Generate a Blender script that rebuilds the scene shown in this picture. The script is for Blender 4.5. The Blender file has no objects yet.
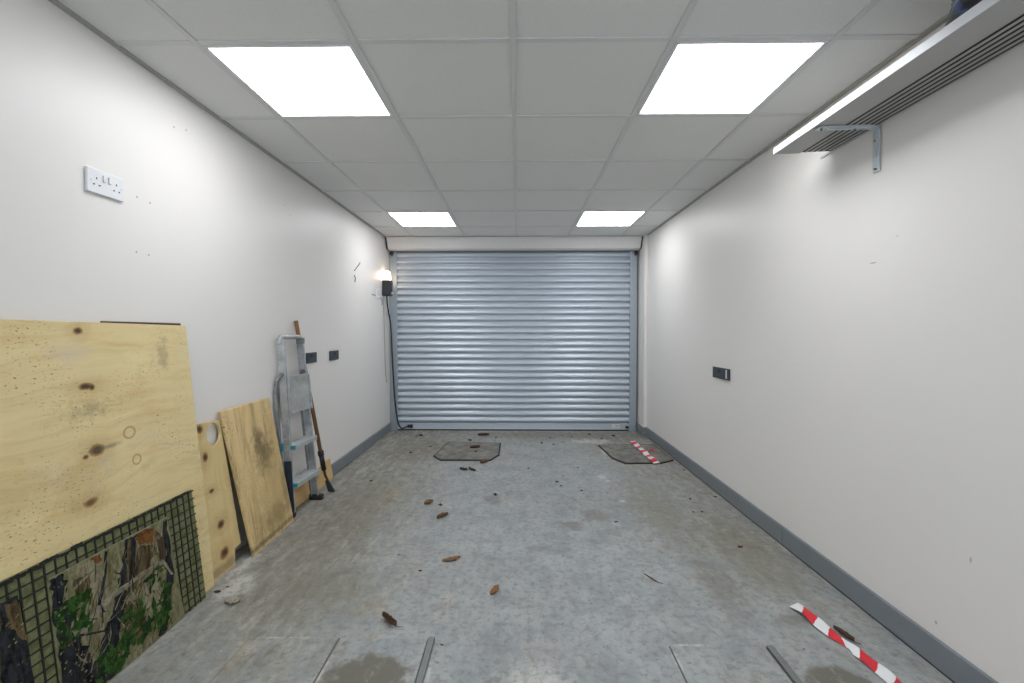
import bpy, bmesh, math, random
from mathutils import Vector, Matrix, noise as mnoise
random.seed(7)
sc = bpy.context.scene
COL = sc.collection
R = math.radians

# ------------------------------------------------------------------ materials
class G:
    def __init__(s, name):
        s.mat = bpy.data.materials.new(name); s.mat.use_nodes = True
        s.nt = s.mat.node_tree; s.b = s.nt.nodes['Principled BSDF']
    def node(s, t, **kw):
        n = s.nt.nodes.new(t)
        for k, v in kw.items(): setattr(n, k, v)
        return n
    def put(s, inp, v):
        if isinstance(v, bpy.types.NodeSocket): s.nt.links.new(v, inp)
        elif isinstance(v, (tuple, list)) and len(v) == 3 and inp.type == 'RGBA': inp.default_value = (*v, 1)
        else: inp.default_value = v
    def obj(s): return s.node('ShaderNodeTexCoord').outputs['Object']
    def pos(s): return s.node('ShaderNodeNewGeometry').outputs['Position']
    def map(s, v, scale=(1, 1, 1), loc=(0, 0, 0), rot=(0, 0, 0)):
        n = s.node('ShaderNodeMapping'); s.put(n.inputs['Vector'], v)
        n.inputs['Scale'].default_value = scale; n.inputs['Location'].default_value = loc; n.inputs['Rotation'].default_value = rot
        return n.outputs[0]
    def noise(s, v, scale=5, detail=4, rough=.55, dist=0):
        n = s.node('ShaderNodeTexNoise'); s.put(n.inputs['Vector'], v)
        n.inputs['Scale'].default_value = scale; n.inputs['Detail'].default_value = detail
        n.inputs['Roughness'].default_value = rough; n.inputs['Distortion'].default_value = dist
        return n.outputs['Fac']
    def m(s, op, a, b=0., c=None, clamp=False):
        n = s.node('ShaderNodeMath', operation=op); n.use_clamp = clamp
        s.put(n.inputs[0], a); s.put(n.inputs[1], b)
        if c is not None: s.put(n.inputs[2], c)
        return n.outputs[0]
    def vm(s, op, a, b=(0, 0, 0)):
        n = s.node('ShaderNodeVectorMath', operation=op)
        s.put(n.inputs[0], a); s.put(n.inputs[1], b)
        return n.outputs['Value'] if op in ('LENGTH', 'DISTANCE') else n.outputs[0]
    def mix(s, f, a, b):
        n = s.node('ShaderNodeMix', data_type='RGBA'); n.clamp_factor = True
        s.put(n.inputs[0], f); s.put(n.inputs[6], a); s.put(n.inputs[7], b)
        return n.outputs[2]
    def ramp(s, f, stops):
        n = s.node('ShaderNodeValToRGB'); s.put(n.inputs[0], f)
        e = n.color_ramp.elements
        while len(e) < len(stops): e.new(.5)
        for k, (p, c) in zip(e, stops): k.position = p; k.color = (*c, 1)
        return n.outputs[0]
    def ss(s, v, lo, hi):
        n = s.node('ShaderNodeMapRange', interpolation_type='SMOOTHSTEP'); s.put(n.inputs[0], v)
        if lo < hi: a = (lo, hi, 0, 1)
        else: a = (hi, lo, 1, 0)
        for i, k in enumerate(a): n.inputs[1 + i].default_value = k
        return n.outputs[0]
    def xyz(s, v):
        n = s.node('ShaderNodeSeparateXYZ'); s.put(n.inputs[0], v); return n.outputs
    def spots(s, v, lst):
        out = None
        for (cx, cy, cz, rx, ry, rz) in lst:
            d = s.vm('SUBTRACT', v, (cx, cy, cz)); d = s.vm('MULTIPLY', d, (1 / rx if rx else 0, 1 / ry if ry else 0, 1 / rz if rz else 0))
            d = s.vm('LENGTH', d)
            out = d if out is None else s.m('MINIMUM', out, d)
        return out
    def bump(s, h, strength=.2, dist=.01):
        n = s.node('ShaderNodeBump'); s.put(n.inputs['Height'], h)
        n.inputs['Strength'].default_value = strength; n.inputs['Distance'].default_value = dist
        s.nt.links.new(n.outputs[0], s.b.inputs['Normal'])
    def done(s, col, rough=.5, metal=0., spec=.5):
        s.put(s.b.inputs['Base Color'], col); s.put(s.b.inputs['Roughness'], rough)
        s.put(s.b.inputs['Metallic'], metal); s.b.inputs['Specular IOR Level'].default_value = spec
        return s.mat

def plain(name, col, rough=.5, metal=0., var=.12, scale=30, spec=.5):
    g = G(name); n = g.noise(g.obj(), scale, 4)
    c = g.mix(n, tuple(k * (1 - var) for k in col), tuple(min(1, k * (1 + var)) for k in col))
    return g.done(c, rough, metal, spec)

def emit(name, col, strength):
    g = G(name); g.done(col, .4)
    g.put(g.b.inputs['Emission Color'], col); g.b.inputs['Emission Strength'].default_value = strength
    return g.mat

def wall_mat(name, spots_l):
    g = G(name); p = g.pos()
    n = g.noise(p, 1.3, 3); f = g.noise(p, 60, 3)
    c = g.mix(n, (.80, .772, .745), (.83, .805, .785))
    sp = g.spots(p, spots_l)
    c = g.mix(g.m('MULTIPLY', g.ss(sp, 1.0, .6), .6), c, (.30, .25, .21))
    scuff = g.ss(g.noise(g.map(p, (1, 5, 1.6)), 3.0, 6, .7), .68, .8)
    c = g.mix(g.m('MULTIPLY', scuff, .16), c, (.52, .47, .42))
    g.bump(f, .06, .002)
    return g.done(c, g.m('ADD', g.m('MULTIPLY', n, .12), .36), 0, .45)

SPL = [(1.809, 1.742), (1.873, 1.736), (1.801, 1.519), (1.862, 1.517), (2.086, 2.132), (2.012, 2.113), (3.033, 1.984), (3.68, 1.987), (2.969, 2.033)]
M = {}
M['wall_l'] = wall_mat('cream wall paint with small plug marks', [(-1.54, y, z, 0, .006, .006) for y, z in SPL])
M['wall_r'] = wall_mat('cream wall paint with scuffs', [(1.5, 1.92, 1.487, 0, .022, .004), (1.5, 1.803, 1.575, 0, .004, .004), (1.5, 1.606, .055 + .1, 0, .006, .008), (1.5, 1.49, .442, 0, .004, .012)])

def floor_mat():
    g = G('worn grey floor paint'); p = g.pos(); x, y, z = g.xyz(p)
    big = g.noise(p, .9, 6, .62, .3)
    fine = g.noise(p, 34, 6, .7)
    streak = g.noise(g.map(p, (9, 1.6, 1), rot=(0, 0, .35)), 2.2, 6, .68)
    mid = g.noise(p, 5, 7, .68, .4); mott = g.noise(g.map(p, (1, .55, 1), rot=(0, 0, .3)), 17, 6, .75, .3)
    ax = g.m('ABSOLUTE', x)
    edge = g.ss(ax, .30, 1.25)
    lft = g.ss(x, -.15, -1.1)
    far = g.ss(y, 3.6, 5.2)
    w = g.m('ADD', g.m('MULTIPLY', big, .9), g.m('MULTIPLY', edge, .22))
    w = g.m('ADD', w, g.m('MULTIPLY', far, .16)); w = g.m('ADD', w, g.m('MULTIPLY', lft, .14))
    w = g.m('ADD', w, g.m('MULTIPLY', g.m('SUBTRACT', mid, .5), .75))
    w = g.m('ADD', w, g.m('MULTIPLY', g.m('SUBTRACT', streak, .5), .6))
    wear = g.ss(w, .36, .90)
    paint = g.mix(g.ss(mid, .3, .7), (.270, .293, .303), (.425, .452, .462))
    dirt = g.mix(g.ss(streak, .3, .7), (.185, .175, .145), (.40, .385, .345))
    c = g.mix(g.m('MULTIPLY', wear, .9), paint, dirt)
    # dark damp patches and brown smears with shapes of their own
    nz = g.noise(p, 14, 5, .65)
    def patch(c, lst, col, lo, hi, amt, wob=.9):
        d = g.spots(p, [(a, b, 0, ra, rb, 0) for a, b, ra, rb in lst])
        d = g.m('ADD', d, g.m('MULTIPLY', g.m('SUBTRACT', nz, .5), wob * 2))
        return g.mix(g.m('MULTIPLY', g.ss(d, hi, lo), amt), c, col)
    c = patch(c, [(-.52, 1.50, .15, .135), (1.10, 1.50, .12, .095)], (.125, .112, .08), .75, 1.1, .85, .55)
    c = patch(c, [(-1.05, 4.5, .3, .5), (.95, 3.0, .22, .6), (-1.1, 2.9, .28, .9), (1.25, 2.45, .2, .6), (-.95, 2.05, .35, .25), (.6, 5.15, 1.2, .2)], (.215, .195, .15), .3, 1.25, .6, 1.1)
    c = patch(c, [(-.17, 3.17, .07, .12), (.33, 2.75, .1, .08), (1.14, 1.85, .09, .05), (.95, 2.1, .1, .3), (.5, 2.9, .12, .12)], (.20, .19, .165), .4, 1.1, .6, 1.0)
    c = patch(c, [(-.93, 3.25, .12, .35), (-.63, 1.9, .1, .08), (-1.03, 1.62, .05, .13), (.94, 1.69, .03, .02), (-.58, 1.74, .04, .025), (.98, 4.0, .2, .05)], (.36, .30, .19), .1, 1.1, .42, 1.7)
    # chalky white scrapes
    c = patch(c, [(.69, 3.68, .05, .09), (.72, 3.58, .03, .05), (.80, 4.86, .36, .16), (-1.32, 2.06, .1, .17), (-1.40, 2.25, .06, .15), (.05, 1.50, .16, .12), (.66, 1.695, .11, .012), (.578, 1.6, .012, .11), (-.69, 1.5, .014, .16), (-.315, 1.52, .016, .15), (-.9, 1.715, .18, .012), (.74, 3.15, .03, .03), (.86, 4.45, .03, .2)], (.60, .595, .57), .2, .95, .75, 1.0)
    c = g.mix(g.m('MULTIPLY', g.ss(mott, .46, .70), g.m('ADD', g.m('MULTIPLY', wear, .55), .30)), c, (.165, .155, .13))
    c = g.mix(g.m('MULTIPLY', g.ss(mott, .47, .27), .42), c, (.50, .515, .515))
    speck = g.ss(g.noise(p, 36, 3, .6), .63, .70)
    c = g.mix(g.m('MULTIPLY', speck, .6), c, (.15, .135, .11))
    lspeck = g.ss(g.noise(g.map(p, loc=(7, 3, 0)), 30, 3, .6), .72, .77)
    c = g.mix(g.m('MULTIPLY', lspeck, .5), c, (.58, .58, .56))
    c = g.mix(g.m('MULTIPLY', g.ss(fine, .47, .68), .55), c, (.17, .165, .15))
    g.bump(g.m('ADD', fine, mid), .12, .004)
    return g.done(c, g.m('ADD', g.m('MULTIPLY', wear, .25), .48), 0, .35)
M['floor'] = floor_mat()

def tile_mat():
    g = G('mineral fibre ceiling tile'); p = g.pos()
    f = g.noise(p, 160, 3, .6); n = g.noise(p, 2, 3)
    c = g.mix(n, (.74, .742, .728), (.78, .782, .768))
    c = g.mix(g.m('MULTIPLY', g.ss(f, .60, .72), .35), c, (.44, .44, .43))
    g.bump(f, .35, .003)
    return g.done(c, .9, 0, .2)
M['tile'] = tile_mat()
M['tbar'] = plain('white ceiling bar', (.66, .66, .655), .5, 0, .03)
M['gap'] = plain('grey with perimeter gap shade', (.42, .41, .37), .7, 0, .06)  # perimeter bar darkened for the shade of its gap; grey also used on a cable
M['lamp_frame'] = plain('white lamp frame', (.74, .74, .76), .35, 0, .02)
M['panel'] = emit('lit lamp panel', (.965, .985, 1.0), 7.0)
M['bulb'] = emit('warm lit lamp lens', (1, .74, .52), 6.0)
M['skirt'] = plain('grey gloss skirting paint', (.20, .222, .245), .4, 0, .12, 9)
M['skirt_gap'] = plain('dark joint line', (.02, .02, .02), .8, 0, .1)

def shutter_mat():
    g = G('silver grey shutter lath'); p = g.obj()
    n = g.noise(g.map(p, (.6, 1, 8)), 3, 5)
    c = g.mix(n, (.49, .55, .62), (.55, .61, .68))
    return g.done(c, g.m('ADD', g.m('MULTIPLY', n, .12), .30), .25, .5)
M['shutter'] = shutter_mat()
M['guide'] = plain('grey blue guide rail', (.36, .41, .46), .4, .3, .05)
M['white_metal'] = plain('white coated metal', (.74, .73, .72), .35, 0, .03)
M['white_plastic'] = plain('white plastic', (.82, .83, .86), .25, 0, .02)
M['black_plastic'] = plain('black plastic', (.022, .026, .033), .35, 0, .15)
M['dark_socket'] = plain('anthracite socket plate', (.035, .042, .055), .35, .2, .1)
M['hole'] = plain('socket hole', (.02, .02, .02), .6)
M['neon'] = plain('pale label', (.75, .76, .74), .5)
M['galv'] = plain('galvanised steel', (.56, .61, .64), .4, .25, .08, 40)
M['shelf'] = plain('white melamine', (.60, .62, .66), .3, 0, .02)
M['shelf_under'] = plain('pale grey chipboard underside', (.44, .435, .425), .6, 0, .04)
M['dark_strip'] = plain('dark brown strip', (.016, .014, .013), .6, 0, .2)
M['slat'] = plain('pale grey slat', (.46, .45, .43), .5, 0, .04)
M['bag'] = plain('black fabric', (.02, .022, .028), .6, 0, .3)
M['bag_blue'] = plain('blue fabric', (.03, .06, .16), .6, 0, .3)
M['bag_white'] = plain('pale fabric', (.5, .55, .65), .6, 0, .1)
M['red'] = plain('red tape', (.72, .015, .03), .35, 0, .1)
M['white_tape'] = plain('white tape', (.82, .83, .85), .35, 0, .04)

def metal_worn(name, a, b, paint=None):
    g = G(name); p = g.obj()
    n = g.noise(p, 14, 6, .65); n2 = g.noise(p, 60, 4, .6)
    c = g.mix(g.ss(n, .3, .7), a, b)
    c = g.mix(g.ss(n2, .62, .70), c, (.74, .74, .72)); c = g.mix(g.m('MULTIPLY', g.ss(g.noise(p, 33, 5, .7), .56, .68), .40), c, (.18, .185, .19))
    if paint: c = g.mix(g.m('MULTIPLY', g.ss(g.noise(p, 9, 5, .6), .52, .66), .75), c, paint)
    return g.done(c, g.m('ADD', g.m('MULTIPLY', n, .25), .32), .55, .5)
M['alu'] = metal_worn('worn aluminium', (.38, .39, .40), (.60, .62, .64))
M['alu_dark'] = metal_worn('dull aluminium', (.26, .27, .28), (.40, .41, .42))
M['tread'] = metal_worn('paint splashed tread', (.48, .52, .53), (.64, .67, .68), (.66, .66, .63))
M['plat'] = metal_worn('paint splashed platform', (.46, .48, .47), (.62, .63, .62), (.46, .42, .28))
M['teal'] = plain('teal plastic cap', (.03, .26, .32), .4, 0, .2)
M['blue_label'] = plain('dark blue label', (.04, .048, .068), .4, 0, .2)
M['rubber'] = plain('black rubber', (.012, .012, .013), .6, 0, .2)

def ply(name, lo, hi, knots, along='u', blot=None, rings=(), tint=None, specks=1.0, grime=0.):
    """softwood veneer: grain, knots with halos, dirt specks, in the board's own axes"""
    g = G(name); p = g.obj()
    kd = g.spots(p, [(a, b, 0, ra, rb, 0) for a, b, ra, rb in knots]) if knots else None
    warp = g.noise(p, 2.2, 3)
    sc_ = (1.2, 16, 8) if along == 'u' else (16, 1.2, 8)
    wv = g.m('MULTIPLY', warp, .16)
    cm = g.node('ShaderNodeCombineXYZ'); g.put(cm.inputs[0 if along == 'v' else 1], wv)
    v = g.vm('ADD', p, cm.outputs[0])
    gr = g.noise(g.map(v, sc_), 1.7, 6, .62, .5)
    fine = g.noise(g.map(v, tuple(k * 3 for k in sc_)), 3, 4, .6)
    big = g.noise(p, 3, 4)
    f = g.m('ADD', g.m('MULTIPLY', gr, .75), g.m('MULTIPLY', fine, .25))
    c = g.ramp(f, [(.22, lo), (.48, tuple(a * .3 + b * .7 for a, b in zip(lo, hi))), (.72, hi)])
    c = g.mix(g.m('MULTIPLY', g.ss(big, .45, .75), .35), c, tint or tuple(k * 1.12 for k in hi))
    c = g.mix(g.m('MULTIPLY', g.ss(g.noise(g.map(p, tuple(k ** .5 for k in sc_), loc=(2, 9, 0)), 2.6, 5, .65), .50, .68), .38), c, tuple(a * b for a, b in zip(lo, (1.08, .86, .74))))
    c = g.mix(g.m('MULTIPLY', g.ss(g.noise(g.map(p, loc=(8, 1, 0)), 5.5, 5, .7), .56, .72), .40), c, (.72, .66, .50))
    c = g.mix(g.m('MULTIPLY', g.ss(g.noise(g.map(p, loc=(4, 6, 0)), 7, 6, .75), .55, .72), .30), c, (.36, .30, .17))
    nz = g.noise(p, 30, 4, .6)
    if kd is not None:
        kk = g.m('ADD', kd, g.m('MULTIPLY', g.m('SUBTRACT', nz, .5), .7))
        c = g.mix(g.m('MULTIPLY', g.ss(kk, 3.2, .9), .30), c, tuple(k * s for k, s in zip(lo, (.75, .6, .45))))
        c = g.mix(g.m('MULTIPLY', g.ss(kk, 1.0, .6), .8), c, (.22, .095, .035))
        c = g.mix(g.m('MULTIPLY', g.ss(kk, .62, .3), .85), c, (.05, .026, .015))
    if rings:
        rd = g.spots(p, [(a, b, 0, ra, rb, 0) for a, b, ra, rb in rings])
        rr = g.m('ABSOLUTE', g.m('SUBTRACT', rd, 1.0))
        c = g.mix(g.m('MULTIPLY', g.ss(rr, .3, .05), .55), c, (.28, .14, .055))
    if specks:
        s1 = g.ss(g.noise(g.map(p, (1, 1.8, 1) if along == 'u' else (1.8, 1, 1)), 75, 3, .6), .60, .67)
        s2 = g.ss(g.noise(g.map(p, loc=(3, 5, 0)), 4, 3), .42, .62)
        c = g.mix(g.m('MULTIPLY', g.m('MULTIPLY', s1, s2), .7 * specks), c, (.10, .075, .05))
        if grime: c = g.mix(g.m('MULTIPLY', g.ss(g.noise(g.map(p, sc_, loc=(5, 2, 0)), 1.1, 7, .75, .4), .50, .72), grime), c, (.17, .125, .055))
    if blot:
        for (lst, col, amt, lo_, hi_) in blot:
            d = g.spots(p, [(a, b, 0, ra, rb, 0) for a, b, ra, rb in lst])
            d = g.m('ADD', d, g.m('MULTIPLY', g.m('SUBTRACT', g.noise(p, 22, 6, .72), .5), 1.9))
            c = g.mix(g.m('MULTIPLY', g.ss(d, hi_, lo_), amt), c, col)
    g.bump(f, .08, .002)
    return g.done(c, .62, 0, .3)

LO, HI = (.61, .475, .225), (.82, .675, .37)
M['ply_sheet'] = ply('pale knotty plywood', LO, HI,
    [(.968, 1.203, .022, .016), (.980, 1.010, .034, .015), (1.0, 1.005, .015, .014), (1.001, .783, .034, .026), (.958, .770, .014, .010), (.962, .612, .034, .018)], 'u',
    [([(.93, 1.13, .10, .05), (.98, 1.13, .03, .03)], (.68, .58, .42), .5, .2, 1.2), ([(.93, .68, .12, .1), (.7, .72, .2, .06)], (.47, .29, .12), .32, .1, 1.4),
     ([(1.03, .785, .09, .012)], (.13, .11, .08), .6, .1, 1.1), ([(.62, 1.12, .05, .05), (.99, .93, .2, .07), (1.32, 1.1, .08, .15)], (.22, .17, .10), .45, .0, .62)],
    [(1.135, .815, .024, .021), (1.158, .705, .018, .018)], specks=1.2)
M['ply_hole'] = ply('knotty plywood offcut', (.57, .42, .18), (.76, .60, .31),
    [(.085, .735, .03, .024), (.105, .595, .022, .03), (.120, .424, .024, .014), (.160, .244, .034, .026), (.162, .098, .04, .034)], 'v',
    [([(.14, .03, .25, .03)], (.2, .15, .09), .6, .3, 1.2)], [], specks=.8)
M['ply_stain'] = ply('dirty plywood board', (.47, .33, .145), (.80, .60, .31), [], 'v',
    [([(.235, .50, .13, .17), (.20, .57, .09, .12)], (.045, .035, .028), .85, -.1, 1.05),
     ([(.27, .11, .22, .09), (.40, .2, .05, .2)], (.15, .125, .05), .6, .0, 1.3), ([(.2, .03, .5, .02)], (.10, .085, .05), .7, .2, 1.2), ([(.3, .3, .25, .4)], (.36, .26, .10), .4, .0, 1.3)], [], specks=1.3, grime=.7)
M['ply_plank'] = ply('orange softwood offcut', (.55, .34, .13), (.72, .50, .24), [(.55, .09, .02, .015)], 'u', None, [], specks=.4)
M['brown_board'] = plain('dark brown board', (.05, .022, .016), .5, 0, .2)
M['pole'] = ply('brown wooden pole', (.13, .062, .026), (.27, .14, .06), [], 'v', None, [], specks=.5)

# camouflage colours
def camo(name, a, b, c_, stretch=(22, 5, 10), k=1.):
    g = G(name); p = g.obj()
    st = g.noise(g.map(p, stretch), 1.6, 6, .7, .6); f = g.noise(p, 70, 4, .7)
    c = g.mix(g.ss(st, .36, .62), a, b)
    c = g.mix(g.m('MULTIPLY', g.ss(f, .52, .66), .6 * k), c, c_)
    return g.done(c, .9, 0, .12)
M['khaki'] = camo('khaki cloth', (.12, .125, .055), (.215, .225, .115), (.10, .10, .05), (14, 14, 10), .5)
M['c_tan'] = camo('printed pale bark', (.15, .13, .07), (.31, .28, .185), (.12, .10, .05))
M['c_base'] = camo('printed drab ground', (.12, .115, .05), (.25, .235, .14), (.09, .085, .04))
M['c_brown'] = camo('printed brown', (.045, .032, .015), (.15, .11, .055), (.03, .022, .012))
M['c_orange'] = camo('printed rust leaves', (.10, .045, .015), (.21, .095, .03), (.05, .03, .015), (30, 30, 10), 1.2)
M['c_dark'] = camo('printed dark bark', (.006, .007, .009), (.030, .033, .038), (.075, .07, .055), (30, 9, 10), .5)
M['c_branch'] = camo('printed grey branch', (.17, .15, .10), (.33, .30, .225), (.07, .06, .04), (12, 12, 10), .8)
M['c_green'] = camo('printed green leaves', (.014, .04, .008), (.045, .105, .022), (.02, .05, .01), (30, 30, 10))
M['c_green2'] = camo('printed dark green leaves', (.008, .022, .006), (.022, .055, .012), (.01, .03, .008), (30, 30, 10))
M['mesh'] = plain('dark mesh', (.010, .014, .009), .7, 0, .2)
M['edge_pale'] = plain('pale frayed edge', (.26, .26, .19), .8, 0, .4, 60)

def lid_mat():
    g = G('rough grey chequer plate'); p = g.obj()
    n = g.noise(p, 9, 6, .7); f = g.noise(p, 70, 4, .7)
    c = g.mix(g.ss(n, .3, .7), (.135, .13, .115), (.30, .29, .265))
    c = g.mix(g.m('MULTIPLY', g.ss(f, .5, .65), .6), c, (.085, .08, .07))
    g.bump(f, .4, .004)
    return g.done(c, .7, .1, .4)
M['lid'] = lid_mat()
M['lid_edge'] = plain('dark rusted edge', (.035, .028, .022), .7, 0, .3)
M['joint'] = plain('grey brown joint', (.13, .125, .115), .8, 0, .5, 40)
M['strip'] = plain('dull grey metal strip', (.20, .21, .21), .45, .4, .15)
for nm, a in (('leaf_a', (.20, .10, .04)), ('leaf_b', (.075, .035, .018)), ('leaf_c', (.33, .30, .24)), ('leaf_d', (.26, .12, .035)), ('leaf_e', (.12, .06, .028))):
    M[nm] = plain('dry leaf ' + nm, a, .7, 0, .5, 50)
M['crumb'] = plain('dark crumb', (.028, .02, .014), .8, 0, .4)

# ------------------------------------------------------------------ geometry helpers
def link(name, bm, mats, parent=None, smooth=False, bevel=0, seg=2, loc=None):
    me = bpy.data.meshes.new(name)
    bm.normal_update()
    bm.to_mesh(me); bm.free()
    if not isinstance(mats, (list, tuple)): mats = [mats]
    for m_ in mats: me.materials.append(m_)
    o = bpy.data.objects.new(name, me); COL.objects.link(o)
    if smooth:
        for p in me.polygons: p.use_smooth = True
    if parent: o.parent = parent
    if loc: o.location = loc
    if bevel:
        b = o.modifiers.new('edge', 'BEVEL'); b.width = bevel; b.segments = seg; b.limit_method = 'ANGLE'; b.angle_limit = R(40)
    return o
def thing(name, label=None, cat=None, loc=(0, 0, 0), group=None, kind=None):
    o = bpy.data.objects.new(name, None); COL.objects.link(o); o.location = loc; o.empty_display_size = .1
    return tag(o, label, cat, group, kind)
def tag(o, label=None, cat=None, group=None, kind=None):
    if label: o['label'] = label
    if cat: o['category'] = cat
    if group: o['group'] = group
    if kind: o['kind'] = kind
    return o
def struct(o, label=None):
    o['kind'] = 'structure'
    if label: o['label'] = label
    return o
def box(bm, x0, x1, y0, y1, z0, z1, mi=0):
    vs = [bm.verts.new((x, y, z)) for z in (z0, z1) for y in (y0, y1) for x in (x0, x1)]
    for f in ((0, 2, 3, 1), (4, 5, 7, 6), (0, 1, 5, 4), (2, 6, 7, 3), (0, 4, 6, 2), (1, 3, 7, 5)):
        bm.faces.new([vs[i] for i in f]).material_index = mi
    return vs
def boxm(*a, **k):
    bm = bmesh.new(); box(bm, *a, **k); return bm
def hexa(bm, c, mi=0):
    """eight corners: bottom loop then top loop"""
    vs = [bm.verts.new(p) for p in c]
    for f in ((3, 2, 1, 0), (4, 5, 6, 7), (0, 1, 5, 4), (1, 2, 6, 5), (2, 3, 7, 6), (3, 0, 4, 7)):
        bm.faces.new([vs[i] for i in f]).material_index = mi
    return vs
def beam(bm, a, b, w, d, side, mi=0):
    """bar from a to b; w along 'side', d across"""
    a, b, side = Vector(a), Vector(b), Vector(side)
    ax = (b - a).normalized(); s = (side - ax * side.dot(ax)).normalized(); t = ax.cross(s)
    c = []
    for p in (a, b):
        for su, tu in ((-1, -1), (1, -1), (1, 1), (-1, 1)): c.append(p + s * w / 2 * su + t * d / 2 * tu)
    hexa(bm, c, mi)
def tube(bm, pts, r, n=8, mi=0, cap=True):
    pts = [Vector(p) for p in pts]; rr = r if isinstance(r, (list, tuple)) else [r] * len(pts)
    prev = None; rings = []
    for i, p in enumerate(pts):
        d = (pts[min(i + 1, len(pts) - 1)] - pts[max(i - 1, 0)]).normalized()
        if prev is None:
            u = d.orthogonal().normalized()
        else:
            u = (prev - d * prev.dot(d)).normalized()
        prev = u; v = d.cross(u)
        rings.append([bm.verts.new(p + (u * math.cos(2 * math.pi * k / n) + v * math.sin(2 * math.pi * k / n)) * rr[i]) for k in range(n)])
    for a, b in zip(rings, rings[1:]):
        for k in range(n):
            f = bm.faces.new((a[k], a[(k + 1) % n], b[(k + 1) % n], b[k])); f.material_index = mi; f.smooth = True
    if cap:
        bm.faces.new(rings[0][::-1]).material_index = mi; bm.faces.new(rings[-1]).material_index = mi
def smooth_path(pts, n=6):
    pts = [Vector(p) for p in pts]; out = []
    for i in range(len(pts) - 1):
        p0, p1, p2, p3 = pts[max(i - 1, 0)], pts[i], pts[i + 1], pts[min(i + 2, len(pts) - 1)]
        for k in range(n):
            t = k / n
            out.append(.5 * ((2 * p1) + (p2 - p0) * t + (2 * p0 - 5 * p1 + 4 * p2 - p3) * t * t + (3 * p1 - p0 - 3 * p2 + p3) * t ** 3))
    return out + [pts[-1]]
def plate(bm, outer, thick, holes=(), z=0., mi=0):
    """flat outline in local xy, faces at z, solid down to z - thick"""
    edges = []
    for lp in (outer, *holes):
        vs = [bm.verts.new((a, b, z)) for a, b in lp]
        edges += [bm.edges.new((vs[i], vs[(i + 1) % len(vs)])) for i in range(len(vs))]
    r = bmesh.ops.triangle_fill(bm, edges=edges, use_beauty=True, use_dissolve=False)
    fs = [f for f in r['geom'] if isinstance(f, bmesh.types.BMFace)]
    for f in fs:
        f.normal_update()
        if f.normal.z < 0: f.normal_flip()
        f.material_index = mi
    e = bmesh.ops.extrude_face_region(bm, geom=fs)
    nv = [g_ for g_ in e['geom'] if isinstance(g_, bmesh.types.BMVert)]
    # the extruded copy becomes the front; push the old one back
    old = set(v for f in fs if f.is_valid for v in f.verts)
    front = set(nv)
    back = [v for v in bm.verts if v not in front and abs(v.co.z - z) < 1e-6 and any(e_.other_vert(v) in front for e_ in v.link_edges)]
    for v in back: v.co.z = z - thick
    bmesh.ops.recalc_face_normals(bm, faces=bm.faces)
def frame(BL, BR, TL):
    """board axes: origin BL, x along the foot, y up the board, z out into the room"""
    BL, BR, TL = Vector(BL), Vector(BR), Vector(TL)
    u = (BR - BL).normalized(); n = u.cross(TL - BL).normalized(); v = n.cross(u)
    m_ = Matrix((u, v, n)).transposed().to_4x4(); m_.translation = BL
    return m_

# ------------------------------------------------------------------ room shell
H = 2.287
XL = -1.54
YR, YB = -2.4, 5.46
def xr(y): return 1.51 - .0065 * y

bm = bmesh.new(); box(bm, XL - .1, xr(YR) + .1, YR - .1, YB + .4, -.1, 0)
struct(link('floor', bm, M['floor']), 'grey painted concrete floor, worn brown in places')
bm = bmesh.new(); box(bm, XL - .1, XL, YR, YB, 0, H + .1); struct(link('wall_left', bm, M['wall_l']))
bm = bmesh.new()
hexa(bm, [(xr(YR), YR, 0), (xr(YR) + .1, YR, 0), (xr(YB) + .1, YB, 0), (xr(YB), YB, 0), (xr(YR), YR, H + .1), (xr(YR) + .1, YR, H + .1), (xr(YB) + .1, YB, H + .1), (xr(YB), YB, H + .1)])
struct(link('wall_right', bm, M['wall_r']))
bm = bmesh.new(); box(bm, XL - .1, -1.05, YR - .1, YR, 0, H + .1); box(bm, 1.05, xr(YR) + .1, YR - .1, YR, 0, H + .1); box(bm, -1.05, 1.05, YR - .1, YR, 2.05, H + .1); struct(link('wall_rear', bm, M['wall_l']))  # the opening is assumed, cut for the added fill light behind it
# wall around the shutter opening
bm = bmesh.new(); box(bm, XL - .1, 1.7, YB, YB + .15, 2.16, H + .1); box(bm, XL - .1, XL + .07, YB, YB + .15, 0, 2.16); box(bm, 1.36, 1.7, YB, YB + .15, 0, 2.16)
struct(link('wall_back', bm, M['wall_l']))
# pier beside the shutter
bm = bmesh.new(); hexa(bm, [(1.437, 5.13, 0), (xr(5.13), 5.13, 0), (xr(YB), YB, 0), (1.437, YB, 0), (1.437, 5.13, H), (xr(5.13), 5.13, H), (xr(YB), YB, H), (1.437, YB, H)])
struct(link('trim_1', bm, M['wall_l'], bevel=.004), 'cream pier between shutter guide and right wall')

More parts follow.
